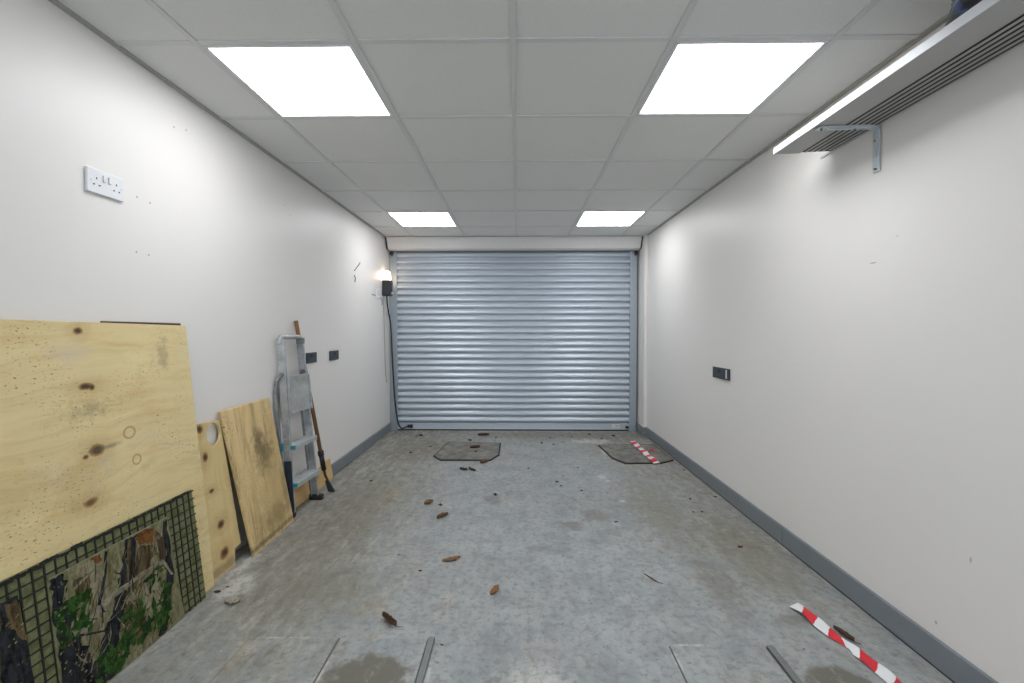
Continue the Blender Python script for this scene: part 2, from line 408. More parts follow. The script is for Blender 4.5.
# ceiling: tiles, then the bars that carry them
ceil = struct(link('ceiling', boxm(XL - .1, xr(YR) + .1, YR - .1, YB + .2, H + .005, H + .1), M['tile']), 'suspended ceiling of pale mineral tiles')
GX, GY = -.018, 1.708
bm = bmesh.new()
for k in range(-2, 3):
    x = GX + .6 * k; box(bm, x - .012, x + .012, YR, 5.18, H - .001, H + .006)
ys = [GY + .6 * k for k in range(-6, 6)]
for y in ys:
    for k in range(-3, 3):
        a = max(XL, GX + .6 * k + .012); b = min(xr(y), GX + .6 * (k + 1) - .012)
        box(bm, a, b, y - .012, y + .012, H - .0005, H + .006)
g_ = struct(link('ceiling_grid', bm, M['tbar'], ceil, bevel=.001, seg=1))
bm = bmesh.new()
box(bm, XL, XL + .02, YR, 5.185, H - .004, H + .006)
struct(link('trim_2', bm, M['gap'])); 
bm = bmesh.new()
hexa(bm, [(xr(YR) - .02, YR, H - .004), (xr(YR), YR, H - .004), (xr(5.12), 5.12, H - .004), (xr(5.12) - .02, 5.12, H - .004)] + [(xr(YR) - .02, YR, H + .006), (xr(YR), YR, H + .006), (xr(5.12), 5.12, H + .006), (xr(5.12) - .02, 5.12, H + .006)])
struct(link('trim_3', bm, M['gap']))

# four ceiling lights in view, two unseen ones added behind the camera to brighten the near end
def light_panel(ix, iy, label):
    cx = GX + .6 * ix + .3; cy = GY + .6 * iy + .3
    t = thing('ceiling_light', label, 'ceiling light', (cx, cy, H), 'square ceiling light panels')
    bm = bmesh.new(); o, i = .287, .272
    for (a, b, c, d) in ((-o, o, -o, -i), (-o, o, i, o), (-o, -i, -i, i), (i, o, -i, i)): box(bm, a, b, c, d, -.002, .004)
    link('frame', bm, M['lamp_frame'], t, bevel=.0015, seg=1)
    link('diffuser', boxm(-i, i, -i, i, .0008, .004), M['panel'], t)
light_panel(-2, 0, 'large lit ceiling light, the nearer one on the left above white socket')
light_panel(1, 0, 'large lit ceiling light, the nearer one on the right beside the shelf')
light_panel(-2, 4, 'small-looking lit ceiling light by the shutter, on the left side')
light_panel(1, 4, 'small-looking lit ceiling light by the shutter, on the right side')
light_panel(-2, -4, 'added unseen ceiling light behind the viewpoint, on the left side')
light_panel(1, -4, 'added unseen ceiling light behind the viewpoint, on the right side')

# skirting
bm = bmesh.new(); box(bm, XL, XL + .016, 3.63, 5.35, 0.004, .102)
sk = struct(link('baseboard_left', bm, M['skirt'], bevel=.004))
bm = bmesh.new()
def sk_seg(y0, y1):
    hexa(bm, [(xr(y0) - .016, y0, .006), (xr(y0), y0, .006), (xr(y1), y1, .006), (xr(y1) - .016, y1, .006), (xr(y0) - .016, y0, .104), (xr(y0), y0, .104), (xr(y1), y1, .104), (xr(y1) - .016, y1, .104)])
sk_seg(2.505, 5.114); sk_seg(-2.4, 2.502)
sk = struct(link('baseboard_right', bm, M['skirt'], bevel=.003))
bm = bmesh.new(); hexa(bm, [(xr(-2.4) - .0135, -2.4, 0), (xr(-2.4), -2.4, 0), (xr(5.1), 5.1, 0), (xr(5.1) - .0135, 5.1, 0), (xr(-2.4) - .0135, -2.4, .007), (xr(-2.4), -2.4, .007), (xr(5.1), 5.1, .007), (xr(5.1) - .0135, 5.1, .007)])
struct(link('joint_line', bm, M['skirt_gap'], sk))
bm = bmesh.new(); box(bm, 1.421, 1.437, 5.114, 5.35, .004, .102); box(bm, 1.437, xr(5.114), 5.114, 5.13, .004, .102)
struct(link('baseboard_back', bm, M['skirt'], bevel=.003))

# ------------------------------------------------------------------ roller shutter
door = struct(thing('door_1', loc=(0, 5.4, 0)), 'silver grey roller shutter door, closed')
X0, X1 = -1.465, 1.352
PIT_, N = .0762, 27
Z0 = .090
prof = []
for k in range(N):
    b = Z0 + k * PIT_
    prof.append((.014, b)); prof.append((.014, b + .011))
    for j in range(0, 13):
        a = j / 12; zz = b + .0125 + a * (PIT_ - .0145)
        prof.append((-.001 - .0235 * math.sin(math.pi * (a * .97 + .015) ** .66), zz))
prof.append((.014, Z0 + N * PIT_))
bm = bmesh.new()
rows = [[bm.verts.new((x, y_, z)) for x in (X0, X1)] for y_, z in prof]
for i, (a, b) in enumerate(zip(rows, rows[1:])):
    f = bm.faces.new((a[0], a[1], b[1], b[0])); f.smooth = True
# back skin gives the curtain its thickness
bk = [[bm.verts.new((x, .026, z)) for x in (X0, X1)] for z in (prof[0][1], prof[-1][1])]
bm.faces.new((bk[0][1], bk[0][0], bk[1][0], bk[1][1])); bm.faces.new((rows[0][1], rows[0][0], bk[0][0], bk[0][1])); bm.faces.new((rows[-1][0], rows[-1][1], bk[1][1], bk[1][0]))
cur = struct(link('curtain', bm, M['shutter'], door))
es = cur.modifiers.new('split', 'EDGE_SPLIT'); es.split_angle = R(50)
bm = bmesh.new(); box(bm, X0, X1, -.012, .018, .018, .088); box(bm, X0, X1, -.018, .018, .014, .026)
bb_ = struct(link('bottom_bar', bm, M['shutter'], door, bevel=.004))
struct(link('rubber_seal', boxm(X0, X1, -.010, .014, 0, .0135), M['rubber'], door))
struct(link('guide_rail', boxm(-1.538, -1.448, -.035, .05, 0, 2.15), M['guide'], door, bevel=.004))
struct(link('guide_rail', boxm(1.332, 1.418, -.035, .05, 0, 2.15), M['guide'], door, bevel=.004))
# housing with a face that slopes back, then a flat lip
def prism_x(bm, pts, x0, x1, xt0=None, xt1=None):
    a = [bm.verts.new((x0, y, z)) for y, z in pts]; b = [bm.verts.new((x1, y, z)) for y, z in pts]
    n = len(pts)
    bm.faces.new(a); bm.faces.new(b[::-1])
    for i in range(n): bm.faces.new((a[i], b[i], b[(i + 1) % n], a[(i + 1) % n]))
    bmesh.ops.recalc_face_normals(bm, faces=bm.faces)
bm = bmesh.new(); prism_x(bm, [(-.215, 2.285), (-.155, 2.162), (-.075, 2.148), (-.075, 2.162), (-.02, 2.162), (-.02, 2.285)], -1.518, 1.420)
struct(link('shutter_box', bm, M['white_metal'], door, bevel=.002), 'white sloping shutter box')
bm = bmesh.new(); prism_x(bm, [(-.204, 2.285), (-.145, 2.162), (-.02, 2.162), (-.02, 2.285)], -1.536, -1.519)
struct(link('end_plate', bm, M['skirt_gap'], door))
bm = bmesh.new(); prism_x(bm, [(-.204, 2.285), (-.145, 2.162), (-.02, 2.162), (-.02, 2.285)], 1.4205, 1.4355)
struct(link('end_plate', bm, M['skirt_gap'], door))
for xx in (-1.50, 1.392):
    bm = bmesh.new(); tube(bm, [(xx - .018, -.06, 2.125), (xx + .018, -.06, 2.125)], .022, 12); box(bm, xx - .006, xx + .006, -.065, -.036, 2.09, 2.15)
    struct(link('guide_roller', bm, M['black_plastic'], door))
bm = bmesh.new(); box(bm, -1.332, -1.305, -.034, -.0125, .035, .07); box(bm, -1.30, -1.268, -.040, -.0125, .032, .074); box(bm, -1.305, -1.30, -.028, -.0125, .045, .06)
struct(link('safety_edge_connector', bm, M['black_plastic'], door, bevel=.003))
bm = bmesh.new(); box(bm, 1.13, 1.165, -.0145, -.0125, .032, .080); box(bm, 1.172, 1.225, -.0145, -.0125, .032, .080)
struct(link('rating_label', bm, M['neon'], door))
bm = bmesh.new()
for i in range(5): box(bm, 1.178, 1.178 + .02 + .02 * (i % 2), -.0152, -.0146, .04 + i * .008, .042 + i * .008)
struct(link('label_print', bm, M['strip'], door))
struct(link('end_lock', boxm(1.29, 1.33, -.03, -.0125, .03, .06), M['black_plastic'], door, bevel=.004))

# ------------------------------------------------------------------ shutter control and cables
t = thing('shutter_control', 'black shutter control box with lit lamp on left wall beside shutter', 'control box', (-1.50, 5.13, 1.60))
bm = bmesh.new(); box(bm, -.038, .055, -.06, .06, 0, .18); link('housing', bm, M['black_plastic'], t, bevel=.012, seg=3)
bm = bmesh.new(); box(bm, .056, .062, -.035, .03, .05, .15); link('cover_plate', bm, M['dark_socket'], t, bevel=.003)
bm = bmesh.new()
pr = [(.039, 0.0), (.041, .02), (.040, .055), (.037, .08), (.028, .096), (.012, .104)]
rg = [[bm.verts.new((.006 + r * math.cos(2 * math.pi * k / 20), r * math.sin(2 * math.pi * k / 20), .182 + z)) for k in range(20)] for r, z in pr]
for a, b in zip(rg, rg[1:]):
    for k in range(20): bm.faces.new((a[k], a[(k + 1) % 20], b[(k + 1) % 20], b[k])).smooth = True
bm.faces.new(rg[0][::-1]); bm.faces.new(rg[-1])
link('lamp_lens', bm, M['bulb'], t)
bm = bmesh.new(); box(bm, .056, .066, -.01, .02, .025, .042); link('push_button', bm, M['white_plastic'], t, bevel=.003)

bm = bmesh.new()
tube(bm, smooth_path([(-1.50, 5.13, 1.598), (-1.505, 5.18, 1.48), (-1.505, 5.30, 1.25), (-1.498, 5.33, .9), (-1.475, 5.33, .45), (-1.445, 5.335, .15), (-1.41, 5.345, .045), (-1.37, 5.352, .035), (-1.335, 5.372, .052)]), .0085, 8)
tag(link('cable', bm, M['rubber']), 'black cable hanging from control box down to foot of shutter', 'cable')
bm = bmesh.new()
tube(bm, smooth_path([(-1.525, 5.10, 1.598), (-1.531, 5.12, 1.45), (-1.533, 5.15, 1.1), (-1.533, 5.17, .75), (-1.53, 5.2, .6)]), .005, 6)
tag(link('cable', bm, M['gap']), 'thin grey cable running down left wall beside the shutter guide', 'cable')
bm = bmesh.new(); box(bm, -1.539, -1.505, 5.22, 5.28, 1.40, 1.44); tag(link('cable_clip', bm, M['white_plastic'], bevel=.004), 'small white cable clip below shutter control box', 'clip')
t = thing('wall_patch', 'flat white patch on left wall beside the control box', 'wall plate', (XL, 4.93, 1.56))  # thin white slab for a pale patch on the wall
link('plate', boxm(.0005, .006, -.06, .06, 0, .10), M['white_plastic'], t, bevel=.003)
for yy in (-.04, .04):
    bm = bmesh.new(); tube(bm, [(.006, yy, .05), (.008, yy, .05)], .004, 8); link('screw', bm, M['galv'], t)
for pts, lab in (([(XL + .003, 4.37, 1.865), (XL + .012, 4.30, 1.83), (XL + .004, 4.215, 1.768)], 'short dark wire end sticking out of left wall, upper one'),
                 ([(XL + .002, 4.215, 1.726), (XL + .010, 4.218, 1.70), (XL + .006, 4.22, 1.66)], 'short dark wire end sticking out of left wall, lower one'),
                 ([(XL + .003, 4.72, 1.588), (XL + .01, 4.78, 1.582), (XL + .006, 4.83, 1.58)], 'dark wire tail on left wall near the white patch'),
                 ([(XL + .003, 5.0, 1.572), (XL + .011, 5.045, 1.545), (XL + .006, 5.06, 1.49)], 'dark wire tail hanging below the white patch')):
    bm = bmesh.new(); tube(bm, smooth_path(pts, 4), .0035, 6); tag(link('wire', bm, M['black_plastic']), lab, 'wire')

# ------------------------------------------------------------------ sockets
def socket_double(y0, z0, y1, label):
    """white UK double socket on the left wall"""
    t = thing('wall_socket', label, 'socket', (XL, (y0 + y1) / 2, z0)); w = y1 - y0
    link('faceplate', boxm(.0005, .012, -w / 2, w / 2, 0, .087), M['white_plastic'], t, bevel=.003, seg=3)
    for s in (-1, 1):
        bm = bmesh.new(); cy = s * w * .27
        box(bm, .0121, .0126, cy - .002, cy + .002, .050, .058)
        for k in (-.011, .011): box(bm, .0121, .0126, cy + k - .0032, cy + k + .0032, .028, .033)
        link('socket_hole', bm, M['hole'], t)
        bm = bmesh.new(); cs = s * w * .075
        box(bm, .0122, .0165, cs - .0055, cs + .0055, .048, .072); link('rocker_switch', bm, M['white_plastic'], t, bevel=.0015)
        bm = bmesh.new(); tube(bm, [(.012, s * w * .41, .043), (.0128, s * w * .41, .043)], .003, 10); link('screw', bm, M['galv'], t)
socket_double(1.588, 1.700, 1.737, 'white double socket high on the left wall')
def dark_socket(y0, y1, z0, z1, label):
    t = thing('wall_socket', label, 'socket', (XL, (y0 + y1) / 2, z0)); w = y1 - y0; h = z1 - z0
    link('faceplate', boxm(.0005, .010, -w / 2, w / 2, 0, h), M['dark_socket'], t, bevel=.003)
    for s in (-1, 1):
        bm = bmesh.new(); cy = s * w * .27
        box(bm, .0101, .0106, cy - .002, cy + .002, .046, .054)
        for k in (-.011, .011): box(bm, .0101, .0106, cy + k - .0032, cy + k + .0032, .026, .031)
        link('socket_hole', bm, M['hole'], t)
        bm = bmesh.new(); cs = s * w * .075; box(bm, .0102, .014, cs - .0055, cs + .0055, .044, .066); link('rocker_switch', bm, M['black_plastic'], t, bevel=.0015)
dark_socket(3.232, 3.397, .962, 1.040, 'dark socket plate on left wall right beside the stepladder')
dark_socket(3.638, 3.815, .958, 1.036, 'dark socket plate on left wall, further along towards the shutter')
t = thing('wall_socket', 'long dark socket plate with white strip on the right wall', 'socket', (xr(3.29), 3.29, .850)); t.rotation_euler.z = R(.37)
link('faceplate', boxm(-.011, -.0005, -.131, .131, 0, .082), M['dark_socket'], t, bevel=.003)
for cy in (-.03, .085):
    bm = bmesh.new(); box(bm, -.0116, -.0111, cy - .002, cy + .002, .048, .056)
    for k in (-.011, .011): box(bm, -.0116, -.0111, cy + k - .0032, cy + k + .0032, .027, .032)
    link('socket_hole', bm, M['hole'], t)
for cy in (.02, .035):
    bm = bmesh.new(); box(bm, -.0145, -.0112, cy - .006, cy + .006, .045, .068); link('rocker_switch', bm, M['black_plastic'], t, bevel=.0015)
bm = bmesh.new(); box(bm, -.0135, -.0112, -.102, -.083, .012, .074); tag(link('indicator_strip', bm, M['neon'], t, bevel=.001), 'white strip')

# ------------------------------------------------------------------ shelf on the right wall
sh = thing('wall_shelf', 'long white shelf with dark ribbed underside high on right wall', 'shelf', (1.24, 1.2, 2.05))
def W(o, p): return (p[0] - o.location.x, p[1] - o.location.y, p[2] - o.location.z)
SY0, SY1 = .25, 2.19
def shelf_piece(x0, x1, zoff0, zoff1, y0, y1):
    bm = bmesh.new(); sl = .03
    c = []
    for zo in (zoff0, zoff1):
        for (x, y) in ((x0, y0), (x1, y0), (x1, y1), (x0, y1)):
            xx = x + (.0065 * (2.19 - y)) ; c.append(W(sh, (xx, y, 2.046 + (x - 1.227) * sl + zo)))
    hexa(bm, c); return bm
link('shelf_board', shelf_piece(1.2275, 1.350, 0.0012, .030, SY0, SY1), M['shelf_under'], sh)
link('edge_band', shelf_piece(1.225, 1.2272, 0, .0305, SY0, SY1 + .0005), M['shelf'], sh)
link('backing_strip', shelf_piece(1.3505, 1.490, .0022, .030, SY0, SY1 - .012), M['dark_strip'], sh)
sx = 1.3615
for i in range(5):
    link('slat', shelf_piece(sx, sx + .0125, -.001, .0020, SY0, SY1 - .012 - .004 * i), M['slat'], sh, bevel=.002, seg=1); sx += .0255
bm = shelf_piece(1.487, 1.493, -.006, .004, 1.9, 2.25); link('loose_lath', bm, M['shelf'], sh)
bm = bmesh.new()
XW = xr(1.905)
def bz(x): return 2.046 + (x - 1.227 - .002) * .03
# pressed steel bracket: horizontal arm, rounded bend, upright with raised rib
path = [(1.245, 1.905, bz(1.245) - .004), (1.35, 1.905, bz(1.35) - .004), (1.455, 1.905, bz(1.455) - .005), (1.480, 1.905, bz(1.48) - .014), (1.4895, 1.905, 2.035), (1.491, 1.905, 1.97), (1.492, 1.905, 1.862)]
pts = smooth_path(path, 5)
for a, b in zip(pts, pts[1:]): beam(bm, a, b, .034, .005, (0, 1, 0))
rib = [(p.x - .004 if i > 12 else p.x, p.y, p.z - .005 if i < 16 else p.z) for i, p in enumerate(pts)][2:-3]
for a, b in zip(rib, rib[1:]): beam(bm, a, b, .014, .006, (0, 1, 0))
for v in bm.verts: v.co = Vector(W(sh, v.co))
br = link('bracket', bm, M['galv'], sh); br['label'] = 'galvanised steel bracket'
for a, b in (((1.262, bz(1.262) - .0075), (1.262, bz(1.262) - .0135)), ((1.40, bz(1.40) - .0075), (1.40, bz(1.40) - .0135)), ((1.489, 1.99), (1.482, 1.99)), ((1.489, 1.875), (1.482, 1.875))):
    bm = bmesh.new(); tube(bm, [(a[0], 1.905, a[1]), (b[0], 1.905, b[1])], .005, 10)
    for v in bm.verts: v.co = Vector(W(sh, v.co))
    link('screw', bm, M['strip'], br)

# dark bundle lying on the shelf
bm = bmesh.new(); bmesh.ops.create_icosphere(bm, subdivisions=4, radius=1)
for v in bm.verts:
    d = v.co.copy(); n = mnoise.noise(d * 2.3) * .16 + mnoise.noise(d * 5) * .07
    c = d * (1 + n)
    v.co = Vector((c.x * .10, c.y * .20, max(c.z, -.82) * .085))
for f in bm.faces:
    c = f.calc_center_median(); k = mnoise.noise(Vector((c.x * 9, c.y * 22 + c.z * 14, 3)))
    f.material_index = 2 if k > .30 else 1 if k > .02 else 0; f.smooth = True
tag(link('bundle', bm, [M['bag'], M['bag_blue'], M['bag_white']], loc=(1.335, 1.20, 2.081 + .071)), 'dark bundle with blue and pale patches lying on the wall shelf', 'bundle')

# ------------------------------------------------------------------ boards leaning on the left wall
def board(name, BL, BR, TL, outline, thick, mat, label, holes=(), bevel=.0015, cat='board', group=None):
    mw = frame(BL, BR, TL); bm = bmesh.new(); plate(bm, outline, thick, holes)
    o = link(name, bm, mat); o.matrix_world = mw
    if bevel:
        b = o.modifiers.new('edge', 'BEVEL'); b.width = bevel; b.segments = 1; b.limit_method = 'ANGLE'; b.angle_limit = R(40)
    tag(o, label, cat, group); return o, mw
# big sheet (front face: foot x -1.43, head x -1.505)
sheet, mws = board('plywood_sheet', (-1.43, .55, 0), (-1.43, 2.072, 0), (-1.508, .55, 1.230),
    [(0, 0), (1.522, 0), (1.515, .3), (1.487, .8), (1.470, 1.227), (.7, 1.238), (0, 1.248)], .013, M['ply_sheet'],
    'large knotty pale plywood sheet leaning on the left wall, nearest board', cat='plywood sheet')
brn, _ = board('hardboard_sheet', (-1.475, 1.60, 0), (-1.475, 2.0, 0), (-1.528, 1.60, 1.232),
    [(0, .0), (.39, .0), (.417, 1.236), (.03, 1.238)], .006, M['brown_board'], 'thin dark brown board showing above the large plywood sheet')
# offcut with the round hole
hc = (.181, .690)
hole = [(hc[0] + .050 * math.cos(a), hc[1] + .054 * math.sin(a)) for a in [2 * math.pi * k / 28 for k in range(28)]]
hb, _ = board('plywood_offcut', (-1.448, 2.025, 0), (-1.448, 2.26, 0), (-1.522, 2.025, .765),
    [(0, 0), (.233, 0), (.241, .079), (.293, .084), (.238, .748), (.0, .768)], .013, M['ply_hole'],
    'narrow knotty plywood offcut with a round hole near its top', [hole], cat='board')
# stained board
sb, _ = board('plywood_board', (-1.400, 2.345, 0), (-1.416, 2.802, 0), (-1.508, 2.277, .80),
    [(0, 0), (.452, 0), (.380, .800), (-.090, .800)], .018, M['ply_stain'],
    'thick dirty plywood board with black stain leaning in front of stepladder', cat='board', bevel=.003)
# low plank behind the ladder
pk, _ = board('plank', (-1.508, 2.80, 0), (-1.508, 3.625, 0), (-1.526, 2.80, .170),
    [(0, 0), (.822, 0), (.806, .165), (.66, .165), (.655, .150), (0, .150)], .012, M['ply_plank'], 'low orange plywood plank standing along wall behind stepladder', cat='plank')

# camouflage panel with mesh
mwc = frame((-1.400, .85, 0), (-1.400, 1.975, 0), (-1.447, .85, .494))
cam_o = thing('camouflage_panel', 'camouflage printed cloth panel with dark mesh in front of plywood sheet', 'panel')
cam_o.matrix_world = mwc
bm = bmesh.new(); plate(bm, [(0, 0), (1.128, 0), (1.112, .497), (0, .497)], .009, z=-.004); link('cloth_backing', bm, M['khaki'], cam_o)
bm = bmesh.new(); random.seed(3)
def wob(): return random.uniform(-.0012, .0012)
k = 0
while True:
    x = .02 + .0335 * k; k += 1
    if x > 1.115: break
    tp = .494; xt = x - .004
    beam(bm, (x + wob(), .002, -.002), (min(xt, 1.108) + wob(), tp, -.002), .0046, .003, (1, 0, 0))
for j in range(15):
    y = .012 + .0342 * j
    if y > .494: break
    beam(bm, (.0, y + wob(), -.0012), (1.118, y + wob(), -.0012), .0040, .003, (0, 1, 0))
link('wire_mesh', bm, M['mesh'], cam_o)
# frayed dark upper hem
bm = bmesh.new()
for i in range(70):
    x = i * 1.11 / 70; y = .493 + random.uniform(-.004, .004)
    beam(bm, (x, y, -.001), (x + .022, y + random.uniform(-.003, .003), -.001), random.uniform(.004, .013), .003, (0, 1, 0))
link('hem', bm, M['mesh'], cam_o)

def flat(bm, pts, z, mi):
    vs = [bm.verts.new((a, b, z)) for a, b in pts]
    es = [bm.edges.new((vs[i], vs[(i + 1) % len(vs)])) for i in range(len(vs))]
    r = bmesh.ops.triangle_fill(bm, edges=es, use_beauty=True)
    for f in r['geom']:
        if isinstance(f, bmesh.types.BMFace):
            f.normal_update()
            if f.normal.z < 0: f.normal_flip()
            f.material_index = mi
def rough(pts, n=4, amp=.006, sd=0):
    random.seed(sd); out = []
    L_ = len(pts)
    for i in range(L_):
        a, b = Vector(pts[i]), Vector(pts[(i + 1) % L_])
        for k in range(n):
            p = a.lerp(b, k / n)
            q = (b - a); q = Vector((-q.y, q.x)).normalized() if q.length > 1e-6 else Vector((0, 0))
            j = random.uniform(-amp, amp) if k else random.uniform(-amp / 3, amp / 3)
            out.append((p.x + q.x * j, min(.437, max(.004, p.y + q.y * j))))
    return out
PZ = .003
mats = [M[k] for k in ('c_base', 'c_tan', 'c_brown', 'c_orange', 'c_dark', 'c_branch', 'c_green', 'c_green2', 'edge_pale')]
TAN, BRN, ORG, DRK, BRA, GRN, GR2, PAL = range(1, 9)
# the printed panel: x .49-.985, y 0-.44, and its neighbour beyond the mesh strip
bm = bmesh.new(); plate(bm, [(.488, .001), (.990, .001), (.955, .442), (.486, .442)], .0025, z=PZ)
pp = link('printed_panel', bm, M['c_base'], cam_o)
bm = bmesh.new(); lay = [PZ]
def sh_(pts, mi, n=4, amp=.006, sd=1):
    lay[0] += .00006; flat(bm, rough(pts, n, amp, sd), lay[0], mi)
sh_([(.816, .435), (.877, .41), (.872, .286), (.832, .24), (.773, .203), (.769, .295)], TAN, 5, .008, 21)
sh_([(.58, .437), (.66, .437), (.655, .30), (.61, .26), (.575, .31)], TAN, 5, .008, 22)
sh_([(.658, .302), (.692, .293), (.651, .252), (.616, .242), (.592, .226), (.57, .19), (.626, .139), (.644, .191)], TAN, 4, .006, 2)
sh_([(.816, .389), (.877, .359), (.852, .286), (.812, .259), (.773, .223), (.769, .295)], BRN, 5, .009, 3)
sh_([(.566, .402), (.607, .395), (.617, .337), (.584, .314), (.565, .347)], BRN, 5, .008, 4)
sh_([(.892, .353), (.935, .383), (.928, .22), (.889, .279)], BRN, 5, .008, 5)
sh_([(.70, .23), (.75, .22), (.80, .17), (.79, .05), (.72, .06), (.69, .14)], BRN, 5, .012, 6)
sh_([(.80, .24), (.88, .26), (.91, .16), (.86, .04), (.82, .10)], TAN, 5, .010, 7)
sh_([(.757, .440), (.806, .436), (.790, .344), (.756, .247), (.724, .198), (.695, .138), (.675, .06), (.68, .004), (.61, .004), (.615, .128), (.652, .186), (.684, .231), (.706, .285), (.729, .34)], DRK, 6, .007, 8)
sh_([(.770, .43), (.782, .43), (.772, .35), (.745, .27), (.735, .28), (.757, .35)], BRN, 4, .004, 18)
sh_([(.934, .434), (.952, .43), (.960, .203), (.927, .105), (.893, .005), (.845, .005), (.88, .109), (.915, .189)], DRK, 6, .008, 9)
sh_([(.492, .438), (.535, .437), (.540, .385), (.522, .334), (.545, .239), (.592, .132), (.615, .069), (.62, .003), (.492, .003), (.491, .2), (.491, .342)], DRK, 7, .009, 10)
sh_([(.799, .437), (.857, .437), (.902, .404), (.892, .358), (.849, .373), (.81, .397)], ORG, 6, .010, 11)
sh_([(.623, .437), (.659, .436), (.662, .409), (.637, .413)], ORG, 4, .006, 12)
sh_([(.557, .234), (.575, .208), (.663, .253), (.703, .262), (.694, .287), (.642, .275)], BRA, 5, .003, 13)
sh_([(.703, .262), (.693, .281), (.795, .287), (.891, .293), (.911, .268), (.807, .270)], BRA, 5, .003, 14)
sh_([(.898, .289), (.913, .285), (.955, .203), (.942, .206)], BRA, 3, .002, 15)
for i, q in enumerate(([(.676, .436), (.687, .432), (.674, .358), (.640, .268), (.629, .276), (.663, .364)], [(.657, .411), (.663, .401), (.562, .364), (.556, .372)], [(.559, .222), (.648, .176), (.647, .170), (.559, .214)])):
    sh_(q, (DRK, BRA, DRK)[i], 3, .002, 30 + i)
# thin stems and grass strokes
random.seed(23)
for _ in range(170):
    cx, cy = random.uniform(.53, .93), random.uniform(.03, .40); a = random.gauss(1.35, .45); L_ = random.uniform(.03, .10); w_ = random.uniform(.0008, .0026)
    d = Vector((math.cos(a), math.sin(a))); q = Vector((-d.y, d.x)); c = Vector((cx, cy)); bend = q * random.uniform(-.01, .01)
    pts = [c - d * L_ / 2 - q * w_, c + bend - q * w_, c + d * L_ / 2, c + bend + q * w_, c - d * L_ / 2 + q * w_]
    lay[0] += .000003; flat(bm, [(min(.95, max(.492, p.x)), min(.437, max(.004, p.y))) for p in pts], lay[0], random.choice((TAN, BRN, BRN, BRN, DRK, BRA)))
# leaf clusters
random.seed(11)
def leaf_cluster(x0, x1, y0, y1, n, s0, s1):
    for _ in range(n):
        cx, cy = random.uniform(x0, x1), random.uniform(y0, y1)
        if cy < .012: continue
        a = random.uniform(-.4, 2.2); L_ = random.uniform(s0, s1); w = L_ * random.uniform(.14, .28)
        d = Vector((math.cos(a), math.sin(a))); q = Vector((-d.y, d.x)); c = Vector((cx, cy))
        pts = [c - d * L_ / 2, c - d * L_ * .1 + q * w, c + d * L_ / 2, c - d * L_ * .1 - q * w]
        pts = [(min(.95, max(.492, p.x)), min(.437, max(.004, p.y))) for p in pts]
        lay[0] += .000004; flat(bm, pts, lay[0], random.choice((GRN, GRN, GR2)))
leaf_cluster(.50, .61, .22, .34, 60, .02, .055)
leaf_cluster(.70, .93, .04, .19, 90, .02, .065)
leaf_cluster(.60, .72, .01, .11, 50, .02, .05)
leaf_cluster(.83, .91, .17, .27, 16, .02, .05)
# light flecks on the left trunk
random.seed(5)
for _ in range(110):
    cx, cy = random.uniform(.495, .60), random.uniform(.01, .42)
    if cx > .53 and cy > .24: continue
    s = random.uniform(.0015, .005)
    lay[0] += .000003; flat(bm, [(cx - s, cy), (cx, cy - s * .8), (cx + s, cy + s * .3), (cx + s * .2, cy + s)], lay[0], TAN)
for i in range(40):
    x = .49 + i * .0116; flat(bm, [(x, .4385), (x + .012, .4385), (x + .012, .4385 + random.uniform(.001, .0034)), (x, .4385 + random.uniform(.001, .0034))], PZ + .0006, PAL)
link('camouflage_print', bm, mats, pp)
bm = bmesh.new(); plate(bm, [(.02, .001), (.432, .001), (.405, .442), (.02, .442)], .0025, z=PZ)
pq = link('printed_panel', bm, M['c_dark'], cam_o)
bm = bmesh.new(); lay[0] = PZ
sh_([(.372, .436), (.402, .430), (.418, .30), (.395, .33), (.38, .36)], BRN, 4, .006, 41)
sh_([(.02, .436), (.355, .436), (.35, .2), (.36, .005), (.02, .005)], BRN, 5, .01, 42)
sh_([(.405, .16), (.432, .15), (.433, .005), (.395, .005)], TAN, 4, .006, 43)
random.seed(9)
for _ in range(40):
    cx, cy = random.uniform(.37, .42), random.uniform(.02, .4); s = random.uniform(.002, .006)
    lay[0] += .000003; flat(bm, [(cx - s, cy), (cx, cy - s * .8), (cx + s, cy + s * .3), (cx + s * .2, cy + s)], lay[0], random.choice((TAN, BRN)))
link('camouflage_print', bm, mats, pq)

# ------------------------------------------------------------------ stepladder, folded, leaning on the wall
ld = thing('stepladder', 'folded aluminium stepladder leaning on the left wall', 'stepladder', (-1.42, 2.94, 0))
TLf, BLf = Vector((-1.492, 2.795, 1.150)), Vector((-1.456, 2.838, .012))
TRf, BRf = Vector((-1.488, 3.052, 1.148)), Vector((-1.440, 3.160, .012))
def lp(a, b, z): return a.lerp(b, (z - a.z) / (b.z - a.z))
def LW(bm):
    for v in bm.verts: v.co -= ld.location
    return bm
def rail(a, b):
    """channel section: web plus two lips that face inwards"""
    bm = bmesh.new(); s = 1 if a.y < 2.9 else -1
    beam(bm, a, b, .046, .003, (1, 0, 0))
    for dx in (-.0215, .0215):
        o = Vector((dx, s * .009, 0)); beam(bm, a + o, b + o, .018, .003, (0, 1, 0))
    return LW(bm)
for a, b in ((BLf, TLf), (BRf, TRf)):
    link('front_rail', rail(a, b), M['alu'], ld, bevel=.0012, seg=1)
bm = bmesh.new(); beam(bm, lp(TLf, BLf, .03), lp(TLf, BLf, .37), .0475, .005, (1, 0, 0)); tag(link('side_label', LW(bm), M['blue_label'], ld), 'dark blue label on the left rail')
